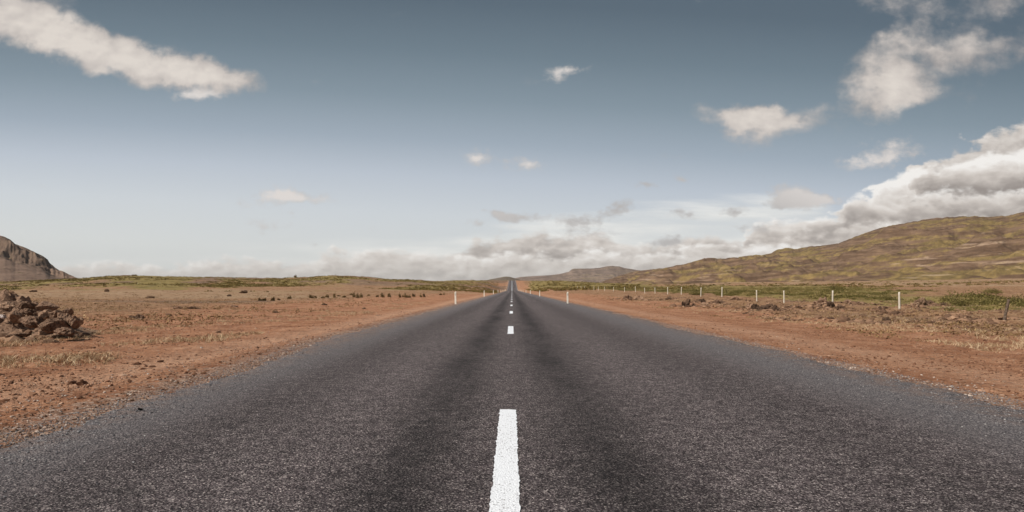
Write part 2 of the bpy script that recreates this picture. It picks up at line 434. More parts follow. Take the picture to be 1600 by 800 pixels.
# ------------------------------------------------------------------ materials
def material(name, rough=.95, spec=.25):
    m = bpy.data.materials.new(name); m.use_nodes = True
    nt = m.node_tree
    bs = nt.nodes['Principled BSDF']
    bs.inputs['Roughness'].default_value = rough
    bs.inputs['Specular IOR Level'].default_value = spec
    return m, G(nt), bs
def opos(g_): return X(g_, g_.n('ShaderNodeNewGeometry').outputs['Position'])
def bump(g_, bs, h, dist, strength=1.0):
    b = g_.n('ShaderNodeBump'); b.inputs['Strength'].default_value = strength; b.inputs['Distance'].default_value = dist
    g_.put(b.inputs['Height'], h); g_.nt.links.new(b.outputs[0], bs.inputs['Normal'])

def mat_ground():
    m, g, bs = material('soil_and_heath', .97, .15)
    P = opos(g); x, y, z = g.sep(P)
    big = g.noise(P, .045, 8, .68); mid = g.noise(P, .9, 6, .62); fin = g.noise(P, 7.0, 6, .7); mic = g.noise(P, 38.0, 4, .7)
    red = g.ramp(mid * .5 + fin * .5, [(.30, (.14, .056, .030, 1)), (.44, (.325, .146, .078, 1)), (.54, (.46, .228, .128, 1)), (.70, (.68, .41, .265, 1))])
    brown = g.ramp(mid * .45 + fin * .55, [(.30, (.075, .040, .022, 1)), (.45, (.24, .130, .070, 1)), (.55, (.39, .225, .125, 1)), (.70, (.62, .42, .27, 1))])
    palec = g.ramp(mid * .6 + fin * .4, [(.3, (.22, .132, .072, 1)), (.5, (.37, .245, .148, 1)), (.7, (.54, .40, .28, 1))])
    greenc = g.ramp(g.noise(P, .25, 6, .65), [(.3, (.10, .070, .028, 1)), (.45, (.19, .145, .045, 1)), (.53, (.30, .215, .085, 1)), (.62, (.22, .185, .055, 1)), (.72, (.33, .24, .11, 1))])
    mauve = g.ramp(mid, [(.3, (.11, .07, .048, 1)), (.6, (.22, .145, .10, 1))])
    c = g.mix(g.ss(g.attr('red') + (mid - .5) * .9, .3, .75), brown, red)
    c = g.mix(g.ss(g.attr('mauve') + (big - .5) * 1.5, .35, .70) * .85, c, mauve)
    c = g.mix(g.ss(g.attr('pale') + (mid - .5) * .5 + (big - .5) * 1.8, .30, .72) * .9, c, palec)
    c = g.mix(g.ss(g.attr('green') + (big - .5) * 1.8 + (mid - .5) * .6, .40, .66), c, greenc)
    c = g.mix(g.m('MULTIPLY', g.attr('track'), g.ss(mid, .3, .6, .6, 1.0)) * .9, c, g.mix(fin, (.46, .245, .150, 1), (.66, .40, .265, 1)))
    # pale grit by the asphalt
    sp = g.voro(P, 42.0, 'Color'); sr, sg_, sb = g.sep(sp)
    grit = g.ramp(sr, [(.0, (.09, .065, .055, 1)), (.5, (.26, .18, .14, 1)), (.85, (.42, .36, .32, 1)), (1.0, (.68, .63, .58, 1))])
    c = g.mix(g.ss(g.attr('grit') + (fin - .5) * 1.7 + (mid - .5) * .8, .48, .85) * .6, c, grit)
    # stray light and dark crumbs
    sp2 = g.sep(g.voro(P, 24.0, 'Color'))[1]
    c = g.mix(g.ss(sp2, .90, .97) * .45, c, (.55, .42, .32, 1))
    c = g.mix(g.ss(sp2, .10, .03) * .5, c, (.07, .04, .025, 1))
    c = g.mulc(c, g.lr(mic, .3, .7, .66, 1.40))
    g.put(bs.inputs['Base Color'], c)
    bump(g, bs, mid * .5 + fin * .42 + mic * .12, .24, 1.0)
    return m

def mat_road():
    m, g, bs = material('worn_asphalt', .85, .25)
    P = opos(g); x, y, z = g.sep(P)
    ch = g.sep(g.voro(P, 105.0, 'Color')); ch2 = g.sep(g.voro(P, 240.0, 'Color'))
    stone = g.ramp(ch[0] * .6 + ch2[1] * .4, [(.12, (.014, .0095, .010, 1)), (.38, (.058, .044, .047, 1)), (.60, (.125, .100, .104, 1)), (.78, (.245, .205, .203, 1)), (.92, (.62, .55, .52, 1))])
    wob = (g.noise(g.xyz(0.0, y, 0.0), .10, 3, .5) - .5) * .3 + (g.noise(P, .8, 4, .6) - .5) * .3
    xx = x + wob
    def band(c, w_): 
        d = (xx - c) / w_
        return g.m('POWER', 2.718, d * d * -1.0)
    dark = band(-.60, .34) + band(.56, .38) + band(-2.15, .5) * .42 + band(2.3, .55) * .38
    bl = g.noise(g.xyz(x, y * .35, 0.0), .9, 6, .62)
    dark = g.m('MULTIPLY', dark, g.ss(bl, .25, .68, .35, 1.15))
    f = .98 - dark * .66 + (bl - .5) * .5 + (g.noise(g.xyz(x * .6, y * 1.2, 0.0), 2.2, 5, .65) - .5) * .45
    clu = g.noise(P, 9.0, 4, .6)
    c = g.mulc(stone, f * g.ss(clu, .3, .7, .72, 1.30))
    # looser blue-grey chippings towards both edges
    e = g.m('MAXIMUM', g.ss(x + wob * .6, 2.5, 3.7), g.ss(x * -1.0 + wob * .6, 2.1, 3.2))
    edgec = g.ramp(ch[1] * .7 + ch2[0] * .3, [(.10, (.020, .018, .021, 1)), (.38, (.085, .079, .087, 1)), (.62, (.175, .163, .173, 1)), (.82, (.34, .315, .315, 1)), (.95, (.62, .57, .54, 1))])
    c = g.mix(e * .75, c, edgec)
    # dust from the verge
    du = g.m('MAXIMUM', g.ss(x, 3.5, 4.35), g.ss(x * -1.0, 2.75, 3.55)) * g.ss(g.noise(P, 4.5, 6, .7), .40, .60)
    c = g.mix(du * .62, c, (.30, .185, .128, 1))
    g.put(bs.inputs['Base Color'], c)
    bump(g, bs, g.voro(P, 78.0) * -.7 + g.noise(P, 130.0, 3, .6) * .5, .016, 1.0)
    return m

def mat_paint():
    m, g, bs = material('road_paint', .7, .3)
    P = opos(g); x, y, z = g.sep(P)
    n = g.noise(P, 60, 5, .7); ch = g.sep(g.voro(P, 110.0, 'Color'))[0]
    c = g.ramp(n, [(.25, (.62, .63, .67, 1)), (.42, (.83, .85, .90, 1)), (.7, (.90, .93, .97, 1))])
    wn = g.noise(g.xyz(x * 3.0, y * .8, 0.0), 2.0, 4, .6)
    c = g.mix(g.m('MAXIMUM', g.ss(ch + wn * .25, 1.02, 1.12), g.ss(n + wn * .5, .92, 1.02)) * .75, c, (.20, .18, .18, 1))
    g.put(bs.inputs['Base Color'], c)
    bump(g, bs, g.voro(P, 95.0) * -.5 + n * .4, .008, .8)
    return m

def mat_hill(name, a, b, gcol, pale, sx=260., sz=14., gthr=.5, patches=1.0):
    m, g, bs = material(name, .97, .1)
    P = opos(g); x, y, z = g.sep(P)
    # strata lie along the slope, tilted a little towards the camera's left
    q = g.xyz(x / sx, y / (sx * 1.3), (z - x * .09) / sz)
    n = g.noise(q, 1.0, 7, .62, dist=.4); n2 = g.noise(q, 3.1, 6, .65, dist=.3); n3 = g.noise(P, .05, 6, .7)
    c = g.mix(g.ss(n2, .38, .62), a, b)
    c = g.mix(g.ss(n + (n2 - .5) * .5 + (n3 - .5) * .25, gthr - .05, gthr + .06) * .85, c, g.mix(g.ss(n3, .38, .62), gcol[0], gcol[1]))
    pn = g.noise(g.xyz(x / 90 + 9, y / 260, (z - x * .04) / 9), 1.0, 5, .6, dist=.8)
    low = g.attr('low')
    c = g.mix(g.ss(pn * .8 + n2 * .2, .565, .625) * low * .5 * patches, c, pale)
    dk = g.noise(g.xyz(x / 30, y / 90, z / 7), 1.0, 5, .7)
    c = g.mix(g.ss(dk, .62, .72) * .6, c, (.04, .03, .02, 1))
    c = g.mulc(c, g.lr(n3, .3, .7, .84, 1.16))
    g.put(bs.inputs['Base Color'], c)
    bump(g, bs, n2 * .6 + n3 * .6, 7.0, .8)
    return m

def mat_mesa():
    m, g, bs = material('basalt_and_scree', .97, .1)
    P = opos(g); x, y, z = g.sep(P)
    n = g.noise(g.xyz(x / 34, y / 34, z / 45), 1.0, 7, .68); n2 = g.noise(P, .06, 6, .65)
    scree = g.ramp(g.noise(g.xyz(x / 60, y / 80, z / 60), 1.0, 6, .6), [(.3, (.185, .122, .090, 1)), (.7, (.26, .175, .132, 1))])
    clf = g.ramp(n * .7 + n2 * .3, [(.38, (.030, .022, .018, 1)), (.48, (.125, .085, .063, 1)), (.64, (.24, .165, .12, 1))])
    c = g.mix(g.ss(g.attr('cliff') + (n - .5) * .6, .3, .9) * .85, scree, clf)
    c = g.mix(g.ss(n2, .58, .68) * .5, c, (.13, .11, .045, 1))
    g.put(bs.inputs['Base Color'], c)
    bump(g, bs, n * .8 + n2 * .3, 4.0, .7)
    return m

def mat_tint(name, stops, rough=.95, nscale=18.0, amt=.5, bmp=0.0, spec=.15, trans=0.0):
    m, g, bs = material(name, rough, spec)
    P = opos(g)
    n = g.noise(P, nscale, 6, .65)
    t = g.attr('tint') * (1 - amt) + n * amt if amt < 1 else n
    g.put(bs.inputs['Base Color'], g.ramp(t, stops))
    if bmp: bump(g, bs, n, bmp, .9)
    return m

M_ground = mat_ground(); M_road = mat_road(); M_paint = mat_paint()
M_hill = mat_hill('moorland_hill', (.115, .070, .044, 1), (.215, .138, .090, 1), ((.155, .112, .044, 1), (.25, .175, .068, 1)), (.50, .37, .27, 1), 210., 26., .51)
M_far = mat_hill('far_moorland', (.15, .11, .09, 1), (.27, .195, .155, 1), ((.20, .15, .10, 1), (.25, .19, .13, 1)), (.60, .47, .39, 1), 400, 20, .58)
M_mesa = mat_mesa()
M_clod = mat_tint('dried_turf_and_basalt', [(.25, (.08, .048, .033, 1)), (.45, (.25, .155, .105, 1)), (.58, (.38, .245, .165, 1)), (.75, (.54, .38, .27, 1))], nscale=14, amt=.75, bmp=.05)
M_dark = mat_tint('dark_lava_rock', [(.28, (.028, .019, .014, 1)), (.48, (.125, .078, .053, 1)), (.66, (.32, .205, .135, 1))], nscale=12, amt=.8, bmp=.06)
M_pale = mat_tint('pale_stone', [(.3, (.5, .42, .38, 1)), (.7, (.72, .66, .62, 1))], nscale=12, amt=.8, bmp=.02)
M_pebble = mat_tint('shoulder_pebbles', [(0, (.13, .075, .05, 1)), (.45, (.28, .17, .115, 1)), (.75, (.42, .31, .25, 1)), (.93, (.60, .52, .46, 1)), (1, (.85, .8, .74, 1))], amt=.15)
M_chip = mat_tint('asphalt_chippings', [(0, (.08, .076, .082, 1)), (.5, (.18, .172, .182, 1)), (.85, (.32, .31, .315, 1)), (1, (.65, .61, .57, 1))], amt=.15)
M_crumb = mat_tint('soil_crumbs', [(0, (.08, .038, .023, 1)), (.5, (.21, .105, .062, 1)), (.85, (.36, .205, .13, 1)), (1, (.6, .48, .38, 1))], amt=.2)
M_dry = mat_tint('dry_grass', [(0, (.20, .12, .065, 1)), (.5, (.46, .32, .19, 1)), (1, (.78, .63, .44, 1))], amt=.15)
M_olive = mat_tint('heath_leaves', [(0, (.05, .038, .015, 1)), (.35, (.125, .092, .030, 1)), (.7, (.22, .155, .055, 1)), (1, (.36, .24, .11, 1))], amt=.3, nscale=.6)
M_green = mat_tint('willow_leaves', [(0, (.050, .042, .015, 1)), (.38, (.120, .102, .032, 1)), (.65, (.21, .165, .062, 1)), (1, (.40, .285, .14, 1))], amt=.3, nscale=.8)
M_dkleaf = mat_tint('dark_shrub_leaves', [(0, (.07, .045, .022, 1)), (.5, (.19, .128, .058, 1)), (1, (.34, .24, .12, 1))], amt=.3, nscale=2)
M_tuss = mat_tint('brown_tussock', [(0, (.07, .04, .02, 1)), (.4, (.20, .12, .06, 1)), (.75, (.36, .24, .12, 1)), (1, (.58, .43, .26, 1))], amt=.2, nscale=3)
M_rub = mat_tint('lava_rubble', [(0, (.05, .03, .02, 1)), (.5, (.19, .11, .07, 1)), (.85, (.36, .22, .14, 1)), (1, (.58, .42, .30, 1))], amt=.3)
M_twig = mat_tint('twigs', [(0, (.05, .032, .022, 1)), (1, (.14, .09, .06, 1))], amt=.5)
M_post = mat_tint('cream_plastic', [(.3, (.70, .64, .54, 1)), (.5, (.84, .79, .69, 1)), (.8, (.88, .84, .76, 1))], rough=.5, nscale=9, amt=1, spec=.4)
M_band = mat_tint('grey_reflector', [(.3, (.50, .47, .42, 1)), (.8, (.62, .58, .52, 1))], rough=.35, nscale=9, amt=1, spec=.5)
M_wood = mat_tint('weathered_pale_wood', [(.3, (.42, .36, .29, 1)), (.55, (.66, .60, .51, 1)), (.8, (.76, .72, .64, 1))], nscale=16, amt=1, bmp=.01)
M_wood2 = mat_tint('brown_old_wood', [(.3, (.05, .034, .024, 1)), (.55, (.14, .10, .075, 1)), (.8, (.28, .22, .17, 1))], nscale=14, amt=1, bmp=.01)

# ------------------------------------------------------------------ ground sheet
fw = np.radians(np.arange(-46, 46.01, .125))
rest = np.radians(np.arange(47, 314, 3.0))
ang = np.concatenate([fw, rest, [np.radians(314)]])
nr = 760
R = np.concatenate([[0.3], np.geomspace(1.2, 14000, nr)])
A, RR = np.meshgrid(ang, R)
gx = np.sin(A) * RR; gy = np.cos(A) * RR
gz = ground_z(gx, gy)
D = RR
uu = gx / np.maximum(gy, .1)
out = np.maximum(road_l(gy) - gx, gx - road_r(gy))
left = gx < 0
wig = fbm(gx / 16, gy / 16, 41, 4); wig2 = fbm(gx / 45, gy / 70, 44, 4); wig3 = fbm(gx / 5, gy / 5, 47, 3)
red = np.where(left, 1 - sst(out + wig * 3, 5, 22) * .75, 1 - sst(out + wig * 3, 6, 15))
red *= 1 - sst(D, 35, 130) * .40
pale_l = .8 * sst(gy + wig * 14, 62, 74) * (1 - sst(gy + wig * 20, 130, 190)) * (1 - sst(uu, -.34, -.15)) * .9
pale_l2 = sst(D, 90, 160) * (1 - sst(D, 260, 420)) * .45 * sst(uu, -.45, -.3)
pale_r = sst(D, 150, 260) * (.62 + .5 * wig2) * (1 - sst(D, 1400, 2200) * .3)
pale_r = pale_r * sst(uu, .08, .25)
pale = .85 * np.where(left, np.maximum(pale_l, pale_l2), pale_r)
gl = sst(D, 110, 190) * (.60 + wig2 * 1.0 + .25 * wig)
gl = gl + .9 * np.exp(-((uu + .55) / .045) ** 2) * sst(D, 150, 240) - .35 * np.exp(-((uu + .48) / .02) ** 2)
band_r = sst(gx, 27, 31) * (1 - sst(gx - .42 * gy, 12, 32)) * (1 - sst(gy, 230, 330))
gr = band_r * (.95 + .45 * wig) + sst(uu, .015, .04) * (1 - sst(uu, .17, .28)) * sst(D, 200, 320) * (1 - sst(D, 700, 900)) * 1.0
gr = gr + sst(D, 260, 330) * (.12 + .6 * wig2) * sst(uu, .1, .3) * (1 - sst(D, 600, 800))
green = np.where(left, gl * sst(out, 6, 30), gr)
mauve = np.where(left, sst(D, 180, 280) * (.48 - wig2 * 1.0), sst(out, 7, 13) * (1 - sst(D, 60, 120)) * (.40 + wig * .6))
mauve = mauve + .9 * np.exp(-((gy - 52 - wig * 5) / 8.) ** 2) * (gx < -20) * .6
grit = np.where(left, 1 - sst(out, .1, 1.5), 1 - sst(out, .05, .8)) * (1 - .6 * sst(D, 60, 200)) * .85
track = np.where(left, np.exp(-((gx + 4.95 + .25 * fbm(gx * 0, gy / 14, 31, 2)) / .55) ** 2), np.exp(-((out - 1.5) / .7) ** 2) * .8) * (1 - .5 * sst(D, 60, 160))
o = mesh_np('ground', np.stack([gx, gy, gz], -1).reshape(-1, 3), grid_faces(len(R), len(ang))[:, ::-1], [M_ground],
            {'red': red.ravel(), 'pale': pale.ravel(), 'green': green.ravel(), 'mauve': mauve.ravel(), 'grit': grit.ravel(), 'track': track.ravel()}, True)
tag(o, kind='structure')

# ------------------------------------------------------------------ road
ys = np.concatenate([np.arange(-14, 1, .5), np.arange(1, 14, .035), np.geomspace(14, 860, 460)])
jl = fbm(ys / 1.6, ys * 0, 51, 4) * .30 + fbm(ys * 5, ys * 0 + 3, 52, 4) * .10
jr = fbm(ys / 1.8, ys * 0, 55, 4) * .28 + fbm(ys * 5, ys * 0 + 5, 56, 4) * .10
xl = road_l(ys) + jl; xr = road_r(ys) + jr
s = np.concatenate([[-.006, -.004], np.linspace(0, 1, 26), [1.004, 1.006]])
rx = xl[:, None] + (xr - xl)[:, None] * s[None]
ry = np.repeat(ys[:, None], len(s), 1)
camber = .0 * rx
rz = road_z(ry) + camber
rz += -.018 * (np.abs(s - .5) > .46)[None] * np.abs(fbm(rx * 4, ry * 4, 58, 2))
rz[:, 0] -= .09; rz[:, -1] -= .09; rz[:, 1] -= .012; rz[:, -2] -= .012
road = mesh_np('road', np.stack([rx, ry, rz], -1).reshape(-1, 3), grid_faces(len(ys), len(s)), [M_road], {}, True)
tag(road, kind='structure')

def dash(y0, y1, w_=.069):
    ln = y1 - y0; n = int(np.clip(ln / .03, 8, 110)) if y0 < 35 else 8
    t = np.linspace(y0, y1, n); k = y0 / 10
    rag = .006 if y0 < 35 else .002
    a = -.033 - w_ + rng.normal(0, rag * .45, n) + perlin(t * 12, t * 0, 3) * rag
    b = -.033 + w_ + rng.normal(0, rag * .45, n) + perlin(t * 12, t * 0, 8) * rag
    cols = [a, a * .5 + b * .5, b]
    yy = np.stack([t, t, t], 1)
    yy[0] += rng.normal(0, .01, 3); yy[-1] += rng.normal(0, .012, 3)
    xx = np.stack(cols, 1)
    zz = road_z(yy) + .004 + .000012 * yy
    V = np.stack([xx, yy, zz], -1).reshape(-1, 3)
    return mesh_np('centre_dash', V, grid_faces(n, 3), [M_paint], {}, True, road)
y = 2.3
while y < 405:
    dash(y, y + 3.0, .069 if y < 60 else .085); y += 12.0
n = 220; t = np.linspace(408, 742, n)
zz = road_z(t) + .03
mesh_np('centre_line', np.concatenate([np.stack([t * 0 - .033 + s_ * .16, t, zz], 1) for s_ in (-1, 1)]),
        np.stack([np.arange(n - 1), np.arange(n - 1) + n, np.arange(n - 1) + n + 1, np.arange(n - 1) + 1], 1), [M_paint], {}, False, road)
# thin cross mark just beyond the second dash
mesh_np('cross_mark', [(-.22, 18.05, .006), (.20, 18.10, .006), (.20, 18.17, .006), (-.22, 18.12, .006)], [(0, 1, 2, 3)],
        [mat_tint('worn_mark', [(.3, (.12, .11, .11, 1)), (.7, (.42, .41, .40, 1))], amt=1, nscale=40)], {}, False, road)

# ------------------------------------------------------------------ hills
def hill(name, sil, dr, db, zb, prof, mat, px0, px1, nu, nt, noise, seed, back=.6, cliff=None, rough_top=.0):
    px = np.linspace(px0, px1, nu); u = (px - 800) / 1000
    sy = np.interp(px, [a for a, b in sil], [b for a, b in sil])
    Dr = np.interp(px, *zip(*dr)); Db = np.interp(px, *zip(*db)); Zb = np.interp(px, *zip(*zb))
    Zr = EYE + (HOR - sy) / 1000 * Dr + fbm(px / 9, px * 0, seed + 90, 4) * rough_top
    t = np.concatenate([np.linspace(0, 1, nt), 1 + np.linspace(.02, 1, nt // 4) * back])
    U_, T_ = np.meshgrid(u, t)
    Dd = Db[None] + (Dr - Db)[None] * T_
    Xx = U_ * Dd
    pr = prof(np.clip(T_, 0, 1), U_) - np.clip(T_ - 1, 0, 9) * 1.1
    env = np.clip(T_ * 6, 0, 1) * np.clip((1.0 - T_) * 3.2, .0, 1)
    Z = Zb[None] + (Zr - Zb)[None] * pr + noise(Xx, Dd, T_, U_) * env * np.clip((Zr - Zb) / 60, .1, 1)[None]
    lim = EYE + (HOR - sy)[None] / 1000 * Dd + 2.0 + 3.0 * fbm(Xx / 40, Dd / 40, seed + 7, 3)     # no spur rises above the crest
    Z = np.where(T_ < 1, np.minimum(Z, np.maximum(lim, Zb[None])), Z)
    at = {'low': ((1 - sst(T_, .15, .75)) * np.ones_like(Z)).ravel()}
    if cliff is not None: at['cliff'] = cliff(T_, U_).ravel()
    o = mesh_np(name, np.stack([Xx, Dd, Z], -1).reshape(-1, 3), grid_faces(len(t), nu), [mat], at, True)
    tag(o, kind='structure')
    return o

# long moorland hill on the right
sil_r = [(940, 441), (965, 433), (985, 426.5), (1000, 424), (1020, 421.5), (1040, 418.5), (1060, 415.6), (1080, 411.5), (1090, 408), (1100, 404), (1115, 403.4), (1130, 404), (1150, 403.2), (1165, 401),
         (1190, 398.5), (1203, 396), (1215, 390), (1228, 387), (1245, 389), (1265, 385.4), (1290, 383.2), (1310, 380), (1330, 373), (1350, 364), (1370, 358), (1400, 351), (1450, 342), (1475, 339.5), (1510, 338),
         (1550, 338.6), (1575, 337), (1590, 333), (1600, 331), (1640, 320), (1720, 305), (1900, 300), (2400, 330)]
def nz_r(X_, Y_, T_, U_):
    b = fbm(X_ / 300, Y_ / 300, 61, 6, .52) * 66
    gully = -np.abs(fbm(X_ / 150 + Y_ / 300, Y_ / 380, 66, 5, .5)) * 58
    terr = fbm(X_ / 600, (Y_) / 90, 69, 4, .5) * 10
    return b + gully + terr + 4
def prof_r(t, u): return (.30 * t ** .9 + .70 * t ** 1.7) + .012 * np.sin(t * 21 + u * 9) * np.sin(t * np.pi)
hill('moorland_hill', sil_r, [(940, 3300), (1100, 2900), (1300, 2500), (1600, 1900), (2400, 1500)], [(940, 1500), (1100, 1200), (1600, 950), (2400, 800)],
     [(940, 8), (1100, 9), (1600, 14), (2400, 14)], prof_r, M_hill, 940, 2400, 1150, 190, nz_r, 60, rough_top=3)

# flat-topped hill far off, right of the road
sil_f = [(740, 440), (800, 436), (815, 433), (840, 431.5), (858, 430.5), (872, 429), (880, 427.5), (889, 425), (893, 421.6), (898, 420.2), (912, 420.2), (925, 420), (938, 418.7), (948, 416.6), (956, 416), (968, 417),
         (977, 419.6), (985, 420.6), (995, 422.3), (1015, 425), (1060, 428), (1200, 436)]
def prof_f(t, u):
    return np.where(t < .80, .62 * (t / .80) ** 1.5, .62 + .38 * sst(t, .80, .93))
hill('flat_topped_hill', sil_f, [(740, 5600), (1200, 5600)], [(740, 2200), (1200, 2200)], [(740, 9), (1200, 9)], prof_f, M_far, 740, 1200, 420, 120,
     lambda X_, Y_, T_, U_: fbm(X_ / 300, Y_ / 500, 71, 6, .55) * 26 - np.abs(fbm(X_ / 90, Y_ / 700, 73, 4)) * 18, 70, rough_top=2.5,
     )
# low dark hill straight ahead
sil_c = [(735, 441), (757, 438.6), (768, 436), (776, 434.6), (786, 432.6), (792, 432), (797, 432.6), (806, 435.2), (816, 438), (830, 441)]
hill('low_hill', sil_c, [(735, 3300), (830, 3300)], [(735, 1700), (830, 1700)], [(735, 6), (830, 6)], lambda t, u: t ** 1.1,
     mat_hill('low_hill_heath', (.13, .10, .08, 1), (.20, .15, .12, 1), ((.15, .12, .07, 1), (.18, .14, .09, 1)), (.4, .3, .25, 1), 200, 10, .5, .3),
     735, 830, 120, 50, lambda X_, Y_, T_, U_: fbm(X_ / 120, Y_ / 200, 76, 4) * 8, 75, rough_top=.5)

# table mountain on the left: cliff band over scree
sil_m = [(-900, 350), (-500, 338), (-200, 350), (-100, 357), (-50, 362), (0, 370), (9, 373), (15, 376), (19, 379), (24, 383.5), (40, 389), (55, 396), (64, 399.5), (71, 403), (75, 408), (78, 413), (85, 418.5), (95, 424.5), (108, 431), (120, 436), (150, 446)]
def tc_(u): return .70 + .035 * perlin(u * 60, u * 0, 81) + .008 * perlin(u * 230, u * 0, 82)
def prof_m(t, u):
    k = tc_(u)
    s0 = .62 * (t / .80) ** 1.2
    hc = .45 + .55 * sst(perlin(u * 30 + t * 1.5, t * 6, 84), -.2, .3)      # the cliff band is broken by steep ramps
    return s0 + (.97 + .03 * t - s0) * (hc * sst(t, k, k + .07) + (1 - hc) * sst(t, k - .05, k + .28))
def cl_m(t, u):
    k = tc_(u); return sst(t, k - .05, k) * (1 - sst(t, k + .09, k + .13) * .5) * (1 - sst(u, -.728, -.715))
hill('table_mountain', sil_m, [(-900, 1500), (0, 1500), (150, 1500)], [(-900, 950), (0, 950), (150, 950)], [(-900, 4), (150, 4)], prof_m, M_mesa, -900, 150, 900, 220,
     lambda X_, Y_, T_, U_: fbm(X_ / 40, Y_ / 90, 83, 5, .55) * 4 - np.abs(fbm(X_ / 26, Y_ / 60, 86, 4)) * 3 * sst(T_, .68, .78) + fbm(X_ / 20, T_ * 34, 89, 5, .6) * 11 * sst(T_, .66, .74), 80, cliff=cl_m, rough_top=1.2)

# ------------------------------------------------------------------ pebbles, chippings, crumbs and grass (uncountable)
bv0, bf0 = ico(0)
def place(xa, ya, lift=0.0): return np.stack([xa, ya, ground_z(xa, ya) + lift], -1)
r = np.random.default_rng(11)
def ydist(n, a, b, p=1.0): return a * (b / a) ** (r.random(n) ** p)
# pale pebbles along the asphalt edges
n = 15000
yy = ydist(n, 3, 70); sd_ = r.random(n) < .66
off = np.abs(r.normal(0, .55, n)) ** 1.2 - .05
kp = fbm(yy * .8, off * 3, 33, 4) + r.normal(0, .2, n) > -.12
yy, sd_, off = yy[kp], sd_[kp], off[kp]; n = len(yy)
xx = np.where(sd_, road_l(yy) - off * 1.5, road_r(yy) + off * .8)
sz = np.exp(r.normal(-4.9, .40, n))
v, f, t = scatter(bv0, bf0, place(xx, yy, .006), sz, 1)
tag(mesh_np('verge_pebbles', v, f, [M_pebble], {'tint': t}), 'loose pale and brown pebbles strewn along both edges of the asphalt', 'pebbles', kind='stuff')
# grey chippings on the asphalt's margin
n = 20000
yy = ydist(n, 3, 45); sd_ = r.random(n) < .5
off = np.abs(r.normal(0, .42, n)) - .28
xx = np.where(sd_, road_l(yy) + off, road_r(yy) - off * 1.3)
inside = (xx > road_l(yy) + .02) & (xx < road_r(yy) - .02)
zz = np.where(inside, road_z(yy) + .001, ground_z(xx, yy))
v, f, t = scatter(bv0, bf0, np.stack([xx, yy, zz + .002], -1), np.exp(r.normal(-5.3, .28, n)), 2)
tag(mesh_np('asphalt_chippings', v, f, [M_chip], {'tint': t}), 'loose grey stone chippings lying on the outer edges of the asphalt', 'chippings', kind='stuff')
# reddish soil crumbs over the verges
n = 42000
yy = ydist(n, 4, 60); uu_ = r.uniform(-.95, .95, n); xx = uu_ * yy
ok = (np.maximum(road_l(yy) - xx, xx - road_r(yy)) > .35); xx, yy = xx[ok], yy[ok]
dn = fbm(xx / 1.8, yy / 1.8, 14, 3); ok = dn + r.normal(0, .25, len(xx)) > .02; xx, yy = xx[ok], yy[ok]
v, f, t = scatter(bv0, bf0, place(xx, yy, .004), np.exp(r.normal(-4.5, .5, len(xx))), 3)
tag(mesh_np('soil_crumbs', v, f, [M_crumb], {'tint': t}), 'reddish brown crumbs of soil and grit over both verges', 'soil crumbs', kind='stuff')
# dry grass
def grass_pos(n, a, b, u0, u1, thr, seed, cond=None):
    yy = ydist(n, a, b, .8); xx = r.uniform(u0, u1, n) * yy
    out_ = np.maximum(road_l(yy) - xx, xx - road_r(yy))
    k = (out_ > 2.2) & (fbm(xx / 3.5, yy / 3.5, seed, 4) > thr)
    if cond is not None: k &= cond(xx, yy)
    return xx[k], yy[k]
xa, ya = grass_pos(26000, 8, 75, -.9, -.02, .12, 15)
xb, yb = grass_pos(24000, 10, 80, .06, .9, .10, 16, lambda x_, y_: x_ > 9.5)
xx = np.concatenate([xa, xb]); yy = np.concatenate([ya, yb])
v, f, t = blades(place(xx, yy, -.01), np.exp(r.normal(-2.65, .35, len(xx))), .0045, 8, 4, lean=1.3)
tag(mesh_np('dry_grass', v, f, [M_dry], {'tint': t}), 'wispy bleached dry grass over the brown verges', 'grass', kind='stuff')
# low heath on the left ridge and the flats
n = 30000
yy = ydist(n, 120, 760, 1.2); xx = r.uniform(-.95, -.022, n) * yy
kk = yy > 185 + 110 * fbm(xx / 30, yy / 60, 35, 3) + r.normal(0, 18, n); xx, yy = xx[kk], yy[kk]; n = len(xx)
gm = fbm(xx / 45, yy / 70, 44, 4) + .35 * fbm(xx / 16, yy / 16, 41, 4) + r.normal(0, .12, n)
k = gm > -.02 + .5 * (1 - sst(yy, 120, 200)); xx, yy = xx[k], yy[k]
rad = r.uniform(.35, 1.2, len(xx)) * (yy / 300) ** .3
v, f, t = leaves(place(xx, yy), rad, rad * .30, 18, .15, 5)
tag(mesh_np('heath_scrub', v, f, [M_olive], {'tint': t}), 'olive and yellow heath scrub over the low ridge left of the road', 'heath', kind='stuff')
# green willow scrub beyond the fence line
n = 15000
yy = ydist(n, 42, 330, .9); xx = r.uniform(.05, 1.0, n) * yy
k = (xx > 27.5) & (xx < 22 + .43 * yy) & (fbm(xx / 9, yy / 12, 18, 4) + r.normal(0, .12, n) > .08 + .3 * (1 - sst(yy, 60, 100)) * (1 - sst(xx, 30, 40)) + .16 * (1 - sst(yy, 45, 75)))
xx, yy = xx[k], yy[k]
rad = r.uniform(.35, .95, len(xx))
rad = rad * (.6 + .8 * sst(fbm(xx / 14, yy / 18, 34, 3), -.2, .4))
v, f, t = leaves(place(xx, yy), rad, rad * r.uniform(.30, .62, len(xx)), 85, .055, 6)
pt = np.repeat(sst(fbm(xx / 7, yy / 9, 36, 3), -.25, .3), 85 * 4)
tag(mesh_np('willow_scrub', v, f, [M_green], {'tint': np.clip(t * .65 + pt * .42 - .02, 0, 1)}), 'green band of low willow scrub beyond the white fence posts', 'scrub', kind='stuff')
n = 5000
yy = ydist(n, 200, 800, 1.0); xx = r.uniform(.02, .95, n) * yy
k = ((fbm(xx / 45, yy / 45, 19, 4) > .12) | ((xx / yy < .2) & (fbm(xx / 30, yy / 60, 20, 3) > -.15))) & (xx > 9)
